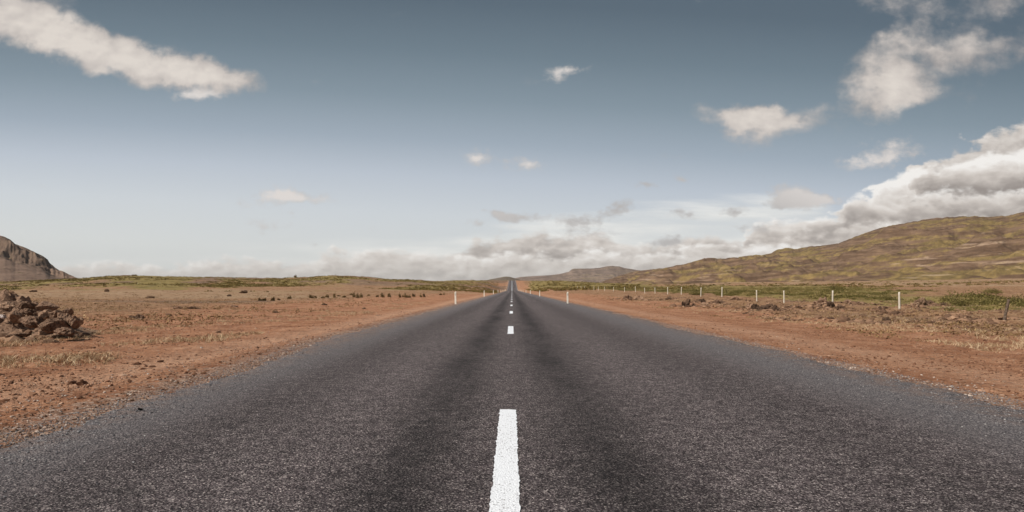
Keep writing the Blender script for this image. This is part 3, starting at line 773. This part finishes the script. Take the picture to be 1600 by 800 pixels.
xx, yy = xx[k], yy[k]
rad = r.uniform(.6, 1.6, len(xx))
v, f, t = leaves(place(xx, yy), rad, rad * .42, 22, .25, 7)
tag(mesh_np('moor_heath', v, f, [M_olive], {'tint': t}), 'scattered olive heath on the pale flats below the right hill', 'heath', kind='stuff')

# brown tussocks that roughen the flats on both sides
n = 26000
yy = ydist(n, 11, 210, .9); xx = r.uniform(-.95, .95, n) * yy
out_ = np.maximum(road_l(yy) - xx, xx - road_r(yy))
k = (out_ > np.where(xx < 0, 6, 5)) & (fbm(xx / 6, yy / 6, 28, 4) + r.normal(0, .15, n) > .06) & ~((xx < -8.6) & (yy < 18))
xx, yy = xx[k], yy[k]
rad = np.exp(r.normal(-2.25, .45, len(xx))) * (1 + yy / 130)
v, f, t = leaves(place(xx, yy, -.01), rad, rad * .55, 12, .030, 8)
tag(mesh_np('tussocks', v, f, [M_tuss], {'tint': t}), 'small brown and straw coloured tussocks scattered over the flats', 'tussocks', kind='stuff')
# crumbled lumps lying between the larger stones of the right verge
n = 9000
yy = ydist(n, 19, 75, .9); xx = 8.5 + np.abs(r.normal(9.5, 6.5, n)) + .1 * yy
k = fbm(xx / 3.5, yy / 3.5, 29, 4) + r.normal(0, .15, n) > .10; xx, yy = xx[k], yy[k]
v, f, t = scatter(bv0, bf0, place(xx, yy, .01), np.exp(r.normal(-3.0, .5, len(xx))), 9)
tag(mesh_np('lava_rubble', v, f, [M_rub], {'tint': t}), 'crumbled brown turf and lava rubble strewn along the right verge', 'rubble', kind='stuff')

# ------------------------------------------------------------------ clods and rocks, one by one
ORD = ['first', 'second', 'third', 'fourth', 'fifth', 'sixth', 'seventh', 'eighth', 'ninth', 'tenth', 'eleventh', 'twelfth', 'thirteenth', 'fourteenth', 'fifteenth', 'sixteenth', 'seventeenth',
       'eighteenth', 'nineteenth', 'twentieth', 'twenty-first', 'twenty-second', 'twenty-third', 'twenty-fourth', 'twenty-fifth', 'twenty-sixth', 'twenty-seventh', 'twenty-eighth', 'twenty-ninth', 'thirtieth']
BV, BF = ico(4)
def rock_mesh(name, w_, d_, h_, seed, mat, craggy=.22, cuts=9):
    r_ = np.random.default_rng(seed)
    v = BV.copy()
    for _ in range(cuts):                                  # flat broken faces
        nrm = r_.normal(size=3); nrm /= np.linalg.norm(nrm); dd = r_.uniform(.55, .85)
        s_ = v @ nrm - dd
        v -= np.where(s_ > 0, s_, 0)[:, None] * nrm * .95
    q = v * 2.3
    dsp = perlin(q[:, 0] + seed, q[:, 1] + q[:, 2] * .7, 3) + .5 * perlin(q[:, 0] * 2.2 - q[:, 2], q[:, 1] * 2.2 + seed, 6) + .38 * perlin(q[:, 0] * 5 + q[:, 2] * 3, q[:, 1] * 5 - q[:, 2] * 2, 8) + .30 * perlin(q[:, 0] * 11 + q[:, 2] * 7, q[:, 1] * 11 - q[:, 2] * 5, 9)
    v = v * (1 + dsp * craggy * 1.6)[:, None]
    v = v * np.array([w_ / 2, d_ / 2, h_ / 2]) * 1.18
    a = r_.uniform(-.35, .35); c_, s_ = math.cos(a), math.sin(a)
    v = v @ np.array([[c_, 0, -s_], [0, 1, 0], [s_, 0, c_]])
    return mesh_np(name, v, BF, [mat], {'tint': np.full(len(v), r_.random())}, False)

# the heap by the left edge: soil mound with blocks of turf and stone on it
hx, hy = -12.9, 16.0
gxh, gyh = np.meshgrid(np.linspace(-17, -8.8, 150), np.linspace(13.2, 20, 120))
hb_ = lambda cx_, cy_, rx_, ry_, h_: h_ * np.exp(-((gxh - cx_) / rx_) ** 2 - ((gyh - cy_) / ry_) ** 2)
mh = hb_(-13.1, 16.5, 1.3, 1.0, 1.02) + hb_(-11.6, 15.7, .75, .55, .34) + hb_(-10.5, 14.9, .5, .4, .18) + hb_(-12.6, 15.2, 1.0, .5, .30)
mh = mh * (1 + .30 * fbm(gxh * 1.6, gyh * 1.6, 24, 5, .6)) + sst(mh, .10, .4) * (np.abs(fbm(gxh * 2.4, gyh * 2.4, 25, 4, .6)) * .22)
mz = ground_z(gxh, gyh) - .06 + mh * 1.03
heap = mesh_np('soil_heap', np.stack([gxh, gyh, mz], -1).reshape(-1, 3), grid_faces(120, 150), [M_clod], {'tint': np.full(gxh.size, .35)}, False)
tag(heap, 'dark heap of dug soil and roots behind the turf blocks at the left edge', 'soil heap')
def heap_z(x_, y_):
    i = int(np.clip((x_ + 17) / 8.2 * 149, 0, 149)); j = int(np.clip((y_ - 13.2) / 6.8 * 119, 0, 119))
    return float(mz[j, i])
blocks = [  # picture centre, size, dark?, label
    (24, 494, 26, 17, 0, 'rounded brown block just right of the white stone'),
    (44, 487, 16, 11, 0, 'small pale brown block in the middle of the heap'),
    (52, 503, 36, 16, 0, 'wide low speckled block on the heap front'),
    (70, 493, 20, 15, 0, 'pinkish block left of the smooth slab in the heap'),
    (86, 491, 19, 13, 0, 'smooth greyish slab near the top of the heap end'),
    (85, 509, 38, 24, 0, 'largest pyramid shaped block at the foot of the heap'),
    (103, 498, 23, 19, 0, 'slanting block above the pyramid shaped one'),
    (106, 488, 15, 15, 0, 'upright block with a pale cap at the top right of the heap'),
    (117, 504, 20, 20, 0, 'crumbly block near the right toe of the heap'),
    (105, 519, 28, 14, 0, 'flat crumbling clod lowest at the right toe of the heap'),
    (74, 479, 26, 13, 1, 'dark turf block with a shadowed underside on the heap crest'),
    (40, 478, 24, 12, 1, 'dark turf lump in the middle of the heap crest'),
    (10, 481, 30, 18, 0, 'brown turf mass under the root tangle'),
    (-24, 492, 34, 22, 0, 'block half cut by the left picture edge'),
    (62, 489, 12, 8, 0, 'smallest block wedged between pinkish and pale ones'),
    (125, 503, 9, 12, 1, 'small dark stone at the very end of the heap'),
    (26, 524, 30, 9, 0, 'low grassy clod in front of the heap'),
    (3, 495, 11, 7, 2, 'small white stone at the left picture edge'),
]
for i, (px, py, w_, h_, dk, lb) in enumerate(blocks):
    Dk = 14.0 + np.clip((518 - py) * .045, -.4, 2.2)
    if py > 520: Dk = 13.6
    u_ = (px - 800) / 1000
    W, H = w_ * Dk / 1000 * 1.0, h_ * Dk / 1000 * 1.02
    cz = EYE - (py - HOR) / 1000 * Dk
    o = rock_mesh('turf_block' if dk < 2 else 'white_stone', W, max(W, H) * .95, H, 100 + i, (M_clod, M_clod, M_pale)[dk], .15, 15)
    o.location = (u_ * Dk, Dk, cz)
    tag(o, lb, 'turf block' if dk < 2 else 'stone', 'blocks of the heap at the left edge' if dk < 2 else None)
r2 = np.random.default_rng(55)
n = 1500
xx = r2.uniform(-15.5, -9.0, n); yy = 13.3 + np.abs(r2.normal(0, 1.1, n))
k = (xx < -9.9 + r2.normal(0, .35, n)); xx, yy = xx[k], yy[k]
v, f, t = scatter(bv0, bf0, np.stack([xx, yy, [heap_z(a_, b_) + .02 for a_, b_ in zip(xx, yy)]], -1), np.exp(r2.normal(-3.15, .5, len(xx))), 12)
tag(mesh_np('heap_rubble', v, f, [M_rub], {'tint': t}), 'small crumbled lumps of soil filling the heap between its larger blocks', 'rubble', kind='stuff')
# roots sticking out of the heap
def root_tangle():
    r_ = np.random.default_rng(5); Vs, Fs = [], []
    for k in range(60):
        px = r_.uniform(-40, 40); Dk = 15.6 + r_.uniform(-.4, .8)
        p = np.array([(px - 800) / 1000 * Dk, Dk, 0.]); p[2] = heap_z(p[0], p[1]) - .05
        a = r_.uniform(0, 6.28); d = np.array([math.cos(a), math.sin(a) * .5, r_.uniform(.3, 1.2)]); d /= np.linalg.norm(d)
        rad = r_.uniform(.006, .016); L = r_.uniform(.12, .38); segs = 5; prev = len(Vs)
        for s_ in range(segs + 1):
            for q in range(4):
                Vs.append(p + np.array([math.cos(q * 1.57), math.sin(q * 1.57), 0]) * rad * (1 - s_ / (segs + 1) * .7))
            if s_ < segs:
                b0 = prev + s_ * 4
                for q in range(4): Fs.append((b0 + q, b0 + (q + 1) % 4, b0 + 4 + (q + 1) % 4, b0 + 4 + q))
            d = d + r_.normal(0, .45, 3); d /= np.linalg.norm(d); p = p + d * L / segs
    return Vs, Fs
v, f = root_tangle()
tag(mesh_np('root_tangle', v, f, [M_twig], {'tint': np.full(len(v), .4)}), 'tangle of dark dead roots sticking out of the top of the soil heap', 'roots', kind='stuff')

# clods and lava stones on the right-hand verge: picture x, row of the base, width, height, dark
right = [
    (983, 468, 16, 6, 0), (1000, 469, 22, 7, 0), (1046, 468, 5, 7, 1), (1068, 479, 6, 9, 1), (1074, 479, 10, 13, 1), (1099, 473, 14, 6, 1), (1104, 479, 16, 7, 0), (1123, 474, 20, 6, 0),
    (1150, 468, 14, 5, 0), (1171, 482, 14, 9, 0), (1182, 485, 14, 11, 1), (1196, 485, 22, 9, 1), (1207, 485, 18, 11, 1), (1213, 486, 8, 10, 1), (1231, 482, 9, 5, 1),
    (1278, 478, 16, 9, 0), (1288, 478, 20, 15, 0), (1299, 481, 12, 11, 1), (1313, 485, 14, 8, 1), (1328, 476, 18, 8, 0), (1346, 476, 14, 6, 0), (1335, 504, 8, 6, 1), (1364, 506, 8, 5, 1), (1386, 505, 13, 10, 1),
    (1376, 484, 8, 5, 1), (1402, 492, 10, 4, 1), (1432, 479, 12, 8, 0), (1444, 478, 20, 12, 1), (1455, 475, 10, 6, 0), (1476, 478, 9, 5, 1), (1491, 499, 13, 6, 1), (1508, 501, 9, 5, 1), (1231, 501, 8, 4, 1),
    (1460, 504, 8, 4, 0), (1540, 505, 12, 5, 0), (1458, 562, 6, 3, 1),
]
left_ = [(215, 499, 18, 7, 1), (205, 497, 10, 4, 1), (276, 483, 14, 5, 0), (302, 483, 18, 4, 1), (234, 466, 14, 4, 1), (262, 494, 9, 5, 0), (365, 480, 14, 4, 0), (506, 477, 11, 4, 1), (568, 483, 6, 3, 1),
         (430, 489, 10, 4, 0), (380, 458, 14, 5, 1), (357, 463, 8, 3, 1), (165, 456, 7, 5, 1), (50, 456, 12, 3, 1), (340, 520, 10, 4, 0), (134, 555, 10, 4, 0)]
for side, lst, grp in (('right', right, 'clods and lava stones on the right verge'), ('left', left_, 'clods on the flat left of the road')):
    lst = sorted(lst)
    cnt = 0
    for i, (px, py, w_, h_, dk) in enumerate(lst):
        x_, D_, z_ = ground_hit(px, py)
        W, H = w_ * D_ / 1000 * .82, h_ * D_ / 1000 * .85
        nm = 'lava_stone' if dk else 'turf_clod'
        o = rock_mesh(nm, W, max(W * .8, H), H * 1.3, 300 + i + (50 if side == 'left' else 0), M_dark if dk else M_clod, .42, 12)
        o.location = (x_, D_ + W * .3, z_ + H * .30)
        size = 'broad' if w_ > 15 else ('small' if w_ < 9 else 'mid-sized')
        look = 'dark ragged lava stone' if dk else 'brown crumbly turf clod'
        k = i + 1
        if side == 'right':
            lb = '%s %s on the right verge, %s lump out from the road' % (size, look, ORD[k - 1] if k <= 30 else ['thirty-first', 'thirty-second', 'thirty-third', 'thirty-fourth', 'thirty-fifth', 'thirty-sixth'][k - 31])
        else:
            lb = '%s %s on the left flat, %s lump from the left' % (size, look, ORD[k - 1])
        tag(o, lb, 'stone' if dk else 'turf clod', grp)
# loose lumps gathered round the larger clods of the right verge
r3 = np.random.default_rng(66); pp = []
for (px, py, w_, h_, dk) in right:
    if py > 540: continue
    x_, D_, z_ = ground_hit(px, py); W = w_ * D_ / 1000
    m_ = int(40 + 50 * min(W, 2))
    pp.append(np.stack([x_ + r3.normal(0, W * .75 + .15, m_), D_ + .3 + r3.normal(0, W * .5 + .3, m_)], 1))
pp = np.concatenate(pp)
d_ = np.exp(r3.normal(-2.65, .5, len(pp)))
v, f, t = scatter(bv0, bf0, place(pp[:, 0], pp[:, 1], .02), d_, 13)
tag(mesh_np('clod_rubble', v, f, [M_rub], {'tint': t}), 'loose brown lumps gathered round the bigger clods on the right verge', 'rubble', kind='stuff')
# black scrap on the left margin of the asphalt
x_, D_ = (219 - 800) / 1000 * 5.28, 5.28
o = rock_mesh('tar_lump', .045, .03, .02, 77, mat_tint('tar', [(0, (.01, .01, .01, 1)), (1, (.03, .03, .03, 1))], amt=.5), .3)
o.location = (x_, D_, .012)
tag(o, 'small black lump of tar on the grey left margin of the asphalt', 'tar lump')

# ------------------------------------------------------------------ shrubs
def shrub(name, W, H, seed, mat, nleaf, size):
    r_ = np.random.default_rng(seed)
    k = max(3, int(nleaf / 60))
    c = np.stack([r_.normal(0, W * .22, k), r_.normal(0, W * .2, k), np.abs(r_.normal(0, H * .16, k))], 1)
    v, f, t = leaves(c, np.full(k, W * .30) * r_.uniform(.6, 1.2, k), np.full(k, H * .75) * r_.uniform(.5, 1.15, k), nleaf // k, size, seed)
    root = bpy.data.objects.new(name, None); col.objects.link(root); root.empty_display_size = .2
    mesh_np('foliage', v, f, [mat], {'tint': t}, False, root)
    Vs, Fs = [], []
    for i in range(9):
        a = r_.uniform(0, 6.28); tip = np.array([math.cos(a) * W * .35 * r_.random(), math.sin(a) * W * .35 * r_.random(), H * r_.uniform(.6, 1.08)])
        b = len(Vs); q = H * .02
        for s_ in (0, 1):
            for e in range(4): Vs.append(tip * s_ + np.array([math.cos(e * 1.57), math.sin(e * 1.57), 0]) * q * (1 - .7 * s_))
        for e in range(4): Fs.append((b + e, b + (e + 1) % 4, b + 4 + (e + 1) % 4, b + 4 + e))
    mesh_np('stems', Vs, Fs, [M_twig], {'tint': np.full(len(Vs), .3)}, False, root)
    return root
row = [(408, 470, 9, 5), (414, 470, 6, 5), (428, 470, 7, 7), (436, 469, 4, 3), (452, 467, 7, 6), (487, 466, 7, 7), (493, 466, 5, 5), (503, 466, 6, 5), (511, 465, 6, 5), (522, 465, 5, 8), (530, 463, 8, 3), (538, 465, 6, 4),
       (549, 461, 8, 4), (553, 465, 7, 10), (559, 465, 7, 9), (566, 465, 6, 6), (575, 462, 8, 3), (589, 464, 6, 5), (598, 465, 7, 8), (608, 464, 7, 8), (625, 465, 6, 8), (633, 465, 7, 9), (640, 465, 6, 6), (648, 464, 7, 7), (657, 464, 5, 5), (663, 464, 5, 7), (688, 461, 6, 3), (694, 461, 4, 4), (688, 455, 5, 3)]
for i, (px, py, w_, h_) in enumerate(sorted(row)):
    x_, D_, z_ = ground_hit(px, py)
    W, H = w_ * D_ / 1000 * .95, h_ * D_ / 1000 * .95
    o = shrub('low_shrub', W, H, 500 + i, M_dkleaf, 240, .055)
    o.location = (x_, D_, z_ - .03)
    tag(o, 'dark %s shrub, %s from the left in the row across the left flat' % ('squat' if h_ < w_ * .8 else 'upright', ORD[i]), 'shrub', 'row of dark shrubs on the left flat')
o_r = [(1500, 478, 34, 17, 'large dark green willow bush right of the tallest white post'), (1480, 470, 18, 8, 'low willow bush just left of the large one'), (1590, 476, 34, 17, 'dark willow bush cut by the right picture edge'), (1562, 477, 24, 11, 'olive willow bush behind the leaning brown post'),
       (1303, 453, 12, 11, 'small round bush standing above the green band behind two fence posts'), (1205, 455, 26, 7, 'flat green bush over the middle of the scrub band'), (1087, 461, 20, 9, 'bush behind the fence posts near the big dark rock'),
       (1280, 466, 24, 10, 'dark bush left of the half hidden fence post'), (1382, 469, 26, 12, 'bush just behind and left of the tallest white post'), (1552, 458, 24, 9, 'distant green bush high above the leaning post')]
for i, (px, py, w_, h_, lb) in enumerate(o_r):
    x_, D_, z_ = ground_hit(px, py)
    W, H = w_ * D_ / 1000 * 1.15, h_ * D_ / 1000 * 1.1
    o = shrub('willow_bush', W, H * .9, 600 + i, M_green, 1900, .042)
    o.location = (x_, D_, z_ - .05)
    tag(o, lb, 'bush', 'willow bushes beyond the fence')
# shrub on the left skyline
for i, (px, dd, hh, lb) in enumerate([(462, 345, 1.3, 'lone dark bush on the skyline of the left ridge'), (209, 345, .9, 'small bush on the highest point of the left ridge')]):
    x_ = (px - 800) / 1000 * dd
    o = shrub('ridge_bush', 2.0, hh, 640 + i, M_dkleaf, 400, .16)
    o.location = (x_, dd, float(ground_z(x_, dd)) - .1)
    tag(o, lb, 'bush')

# ------------------------------------------------------------------ road marker posts
def marker_mesh(name, h=.84, w_=.115, d_=.05):
    """rounded flat plastic post with a slanted top"""
    import bmesh
    bm = bmesh.new()
    pts = []
    for (sx, sy) in ((-1, -1), (1, -1), (1, 1), (-1, 1)):
        for k in range(4):
            a = math.atan2(sy, sx) + (k / 3 - .5) * math.pi / 2
            pts.append((sx * (w_ / 2 - .012) + math.cos(a) * .012, sy * (d_ / 2 - .012) + math.sin(a) * .012))
    lv = [(-.25, 1), (h * .5, .99), (h - .03, .96)]
    rings = []
    for z_, s_ in lv:
        rings.append([bm.verts.new((x_ * s_, y_ * s_, z_ + (0 if z_ < h * .9 else (x_ / w_) * .05))) for x_, y_ in pts])
    rings.append([bm.verts.new((x_ * .84, y_ * .6, h + (x_ / w_) * .05)) for x_, y_ in pts])
    for a, b in zip(rings, rings[1:]):
        for i in range(16): bm.faces.new((a[i], a[(i + 1) % 16], b[(i + 1) % 16], b[i]))
    bm.faces.new(rings[-1])
    me = bpy.data.meshes.new(name); bm.to_mesh(me); bm.free(); me.materials.append(M_post)
    return me
mk = marker_mesh('roadside_marker')
import bmesh
def plate_mesh():
    bm = bmesh.new(); bmesh.ops.create_cube(bm, size=1)
    for v_ in bm.verts: v_.co = (v_.co.x * .062, v_.co.y * .008 - .027, v_.co.z * .15 + .66)
    me = bpy.data.meshes.new('reflector'); bm.to_mesh(me); bm.free(); me.materials.append(M_band); return me
pl = plate_mesh()
nl = 0
for side, lat in (('left', -3.86), ('right', 3.92)):
    for i in range(16):
        D_ = (43.8, 88.7, 132.5, 177, 222)[i] if (side == 'left' and i < 5) else ((45.1, 90.6, 136.5, 180, 224)[i] if i < 5 else 222 + (i - 4) * 45)
        if D_ > 745: continue
        latx = lat if D_ < 400 else lat * (1.06 if side == 'left' else 1.06)
        x_ = latx if side == 'left' else latx + .0
        if side == 'right': x_ = 3.92; 
        zg = max(float(ground_z(x_, D_)), float(road_z(D_)) - .03)
        o = bpy.data.objects.new('roadside_marker', mk); col.objects.link(o)
        o.location = (x_, D_, zg + .0)
        o.rotation_euler = (random.uniform(-.02, .02), random.uniform(-.025, .025), random.uniform(-.1, .1))
        if i < 5:
            p = bpy.data.objects.new('reflector', pl); col.objects.link(p); p.parent = o
        where = 'on the level road' if D_ < 430 else 'on the far rise'
        tag(o, 'cream marker post %s, %s one along the %s roadside' % (where, ORD[i], side), 'marker post', 'marker posts along both road edges')

# ------------------------------------------------------------------ fence posts
def stake(name, h, rad, mat, seed):
    r_ = np.random.default_rng(seed); Vs, Fs = [], []
    lv = np.concatenate([[-.3], np.linspace(0, h, 8)]); bx_ = np.cumsum(r_.normal(0, .006, 9)); nseg = 9
    for i, z_ in enumerate(lv):
        for k in range(nseg):
            a = k / nseg * 2 * math.pi; q = rad * (1 - .12 * z_ / h) * (1 + r_.normal(0, .05))
            Vs.append((math.cos(a) * q + bx_[i], math.sin(a) * q, z_ + (r_.normal(0, .008) if i == len(lv) - 1 else 0)))
    for i in range(len(lv) - 1):
        for k in range(nseg):
            Fs.append((i * nseg + k, i * nseg + (k + 1) % nseg, (i + 1) * nseg + (k + 1) % nseg, (i + 1) * nseg + k))
    o = mesh_np(name, Vs, Fs, [mat], {}, True)
    bm = bmesh.new(); bm.from_mesh(o.data); bm.verts.ensure_lookup_table()
    bm.faces.new([bm.verts[(len(lv) - 1) * nseg + k] for k in range(nseg)]); bm.to_mesh(o.data); bm.free()
    return o
fence = [(1405.5, 40.0), (1301, 48.0), (1225, 56.5), (1182.6, 62.8), (1128, 73.2), (1095, 81.4), (1064.5, 90.8), (1043.4, 98.6), (1023.6, 107.4), (1007.6, 115.6), (993, 124.5), (976, 137), (958.5, 151), (945, 165), (935, 178), (928, 188), (913.8, 211), (908, 222), (902, 235)]
for i, (px, D_) in enumerate(fence):
    x_ = (px - 800) / 1000 * D_
    zg = float(ground_z(x_, D_))
    o = stake('fence_post', 1.12 + random.uniform(-.06, .05), .062, M_wood, 700 + i)
    o.location = (x_, D_, zg)
    o.rotation_euler = (random.uniform(-.03, .03), random.uniform(-.05, .05), random.uniform(0, 3)) if i else (0.0, -.045, 0)
    lb = {0: 'tallest white wooden fence post, nearest in the line on the right flat', 1: 'white fence post half hidden behind brown clods, second in the line'}.get(i, 'pale wooden fence post, %s from the near end of the white post line' % ORD[i])
    tag(o, lb, 'fence post', 'pale fence posts on the right flat')
x_, D_, z_ = ground_hit(1569, 501)
o = stake('leaning_post', .86, .055, M_wood2, 790); o.location = (x_, D_, z_); o.rotation_euler = (0, .21, 0)
tag(o, 'brown weathered fence post leaning to the right before the willow bushes', 'fence post')

# ------------------------------------------------------------------ haze
mh_ = bpy.data.materials.new('haze'); mh_.use_nodes = True
nt = mh_.node_tree; nt.nodes.clear()
pv = nt.nodes.new('ShaderNodeVolumePrincipled'); pv.inputs['Density'].default_value = HAZE; pv.inputs['Color'].default_value = (.86, .87, .88, 1); pv.inputs['Anisotropy'].default_value = .2
om = nt.nodes.new('ShaderNodeOutputMaterial'); nt.links.new(pv.outputs[0], om.inputs['Volume'])
bm = bmesh.new(); bmesh.ops.create_cube(bm, size=1)
for v_ in bm.verts: v_.co = (v_.co.x * 28400, v_.co.y * 28400, -3.0 if v_.co.z < 0 else 300.0)
me = bpy.data.meshes.new('haze'); bm.to_mesh(me); bm.free(); me.materials.append(mh_)
hz_o = bpy.data.objects.new('haze', me); col.objects.link(hz_o)
tag(hz_o, 'thin pale haze lying over the whole plain', 'haze', kind='stuff')
